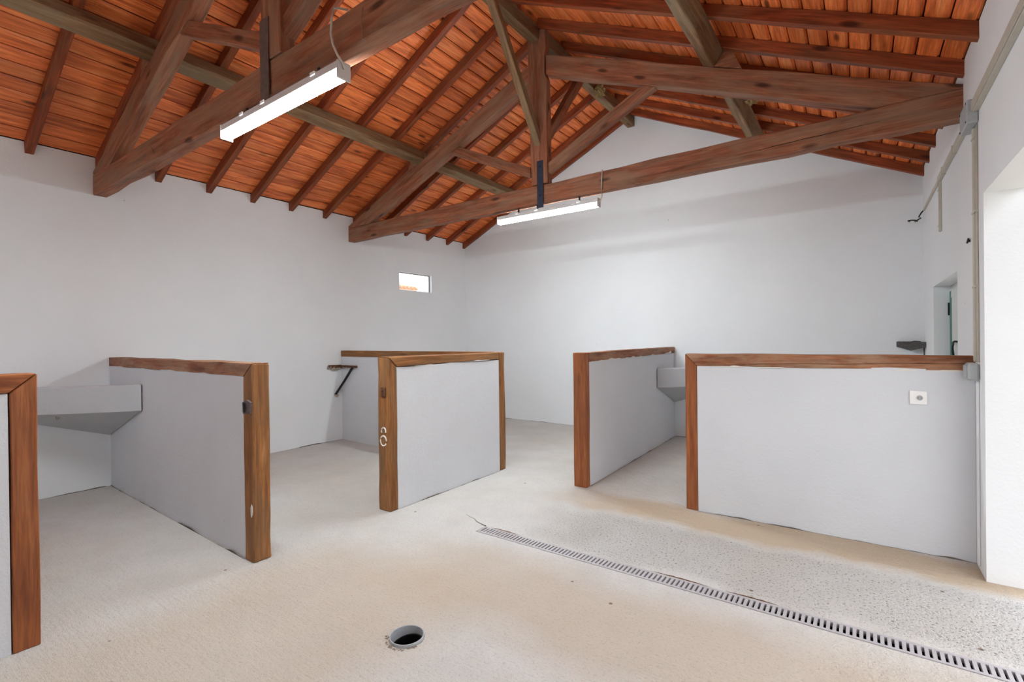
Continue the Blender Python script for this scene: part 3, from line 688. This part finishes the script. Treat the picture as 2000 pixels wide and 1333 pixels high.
for y in (3.97, 4.17):
    for z in (2.69, 2.80): disc('screw', (XR-.056, y, z), (-1, 0, 0), .006, .004, 'iron', t, n=8)
t = thing('cable_conduit', 'vertical beige conduit running down the right wall beside the doorway', 'conduit', (XR-.001, 4.05, 1.3))
box('conduit', (XR-.016, 4.045, 1.25), (XR-.001, 4.078, 2.67), 'pvc', t, (0, 0, 1), bev=.004)
tube('thin_cable', [(XR-.006, 3.985, 2.67), (XR-.006, 3.99, 2.0), (XR-.006, 3.985, 1.25)], .006, 'pvc', t)
for z in (2.6, 2.15, 1.7): box('clamp', (XR-.019, 3.98, z), (XR-.001, 4.085, z+.012), 'pvc', t, bev=.001)
box('lower_conduit', (XR-.012, 3.99, .03), (XR-.001, 4.015, 1.135), 'wall', t, (0, 0, 1), bev=.003)
t = thing('switch_box', 'small grey box at the right end of the wide partition rail', 'electrical box', (XR-.001, 4.05, 1.19))
box('body', (XR-.055, 3.97, 1.14), (XR-.001, 4.10, 1.245), 'box', t, bev=.012)
box('cover', (XR-.062, 3.985, 1.155), (XR-.0555, 4.085, 1.23), 'box', t, bev=.002)
t = thing('wall_peg', 'short black peg sticking out of the right wall above the window corner', 'peg', (XR-.001, 4.26, 2.02))
tube('shank', [(XR-.001, 4.26, 2.02), (XR-.008, 4.26, 2.018)], .008, 'black', t)
disc('head', (XR-.012, 4.26, 2.02), (-1, 0, .2), .018, .008, 'black', t, n=14)
t = thing('sensor_fitting', 'small dark fitting on a short cable at the far end of the trunking', 'fitting', (XR-.05, 6.9, 2.75))
tube('cable', [(XR-.008, 6.86, 2.765), (XR-.03, 6.9, 2.74), (XR-.05, 6.91, 2.70), (XR-.03, 6.92, 2.69), (XR-.06, 6.92, 2.672)], .007, 'black', t)
disc('head', (XR-.10, 6.92, 2.668), (.15, 0, 1), .045, .012, 'black', t, n=18)
disc('lens', (XR-.105, 6.90, 2.660), (.15, -.4, -1), .018, .012, 'white', t, n=12)

# nests
o = lump('mud_nest', (-2.66, 5.72, 4.56), (.07, .07, .07), 'straw', None, .6, 3, 1); tag(o, 'straw-coloured mud nest tucked beside the ridge beam behind the further truss', 'nest', 'mud nests under the roof')
o = lump('mud_nest', (-.86, 5.35, 3.76), (.045, .06, .035), 'straw', None, .6, 3, 5); tag(o, 'small pale mud nest beside the right-hand purlin', 'nest', 'mud nests under the roof')

# ------------------------------------------------------------------ outdoors
bm = bmesh.new()
addbox(bm, (XO+.001+.07, -30, -.3), (40, 40, -.02)); addbox(bm, (-40, -30, -.3), (XL-.301, 40, -.02)); addbox(bm, (XL-.301, YF+.301, -.3), (XO+.071, 40, -.02)); addbox(bm, (XL-.301, -30, -.3), (XO+.071, YN-.301, -.02))
o = struct('ground', bm, 'ground')
t = thing('neighbouring_house', 'white house with a terracotta eave seen through the small left window', 'house', (-17, 11, 0))
box('house_wall', (-19, 9, -.02), (-15.05, 14.30, 3.50), 'outwall', t, bev=0)
bm = bmesh.new()
zt = [(3.50, -14.95), (3.56, -14.95), (3.90, -17), (3.50, -19)]
a = [bm.verts.new((x, 8.8, z)) for z, x in zt]; b = [bm.verts.new((x, 14.30, z)) for z, x in zt]
bm.faces.new(a); bm.faces.new(b[::-1])
for i in range(4): bm.faces.new((a[i], b[i], b[(i+1) % 4], a[(i+1) % 4]))
obj('roof', bm, 'terracotta', t)
for i in range(27):
    y = 8.95+i*.2; tube('roof_tile', [(-14.92, y, 3.57), (-17, y, 3.93)], .07, 'terracotta', t, n=6)
t = thing('blocking_wall', 'unseen rendered wall added across the yard to block daylight at the doorway', 'wall', (7, 0, 0))  # out of view, added to cut low daylight on the door jamb
box('blocking_wall_body', (7, -14, -.02), (7.3, 4.2, 2.9), 'ground', t, (0, 1, 0), bev=0)
box('blocking_wall_top', (6.95, -14, 2.9), (7.35, 4.25, 2.98), 'ground', t, (0, 1, 0), bev=.005)
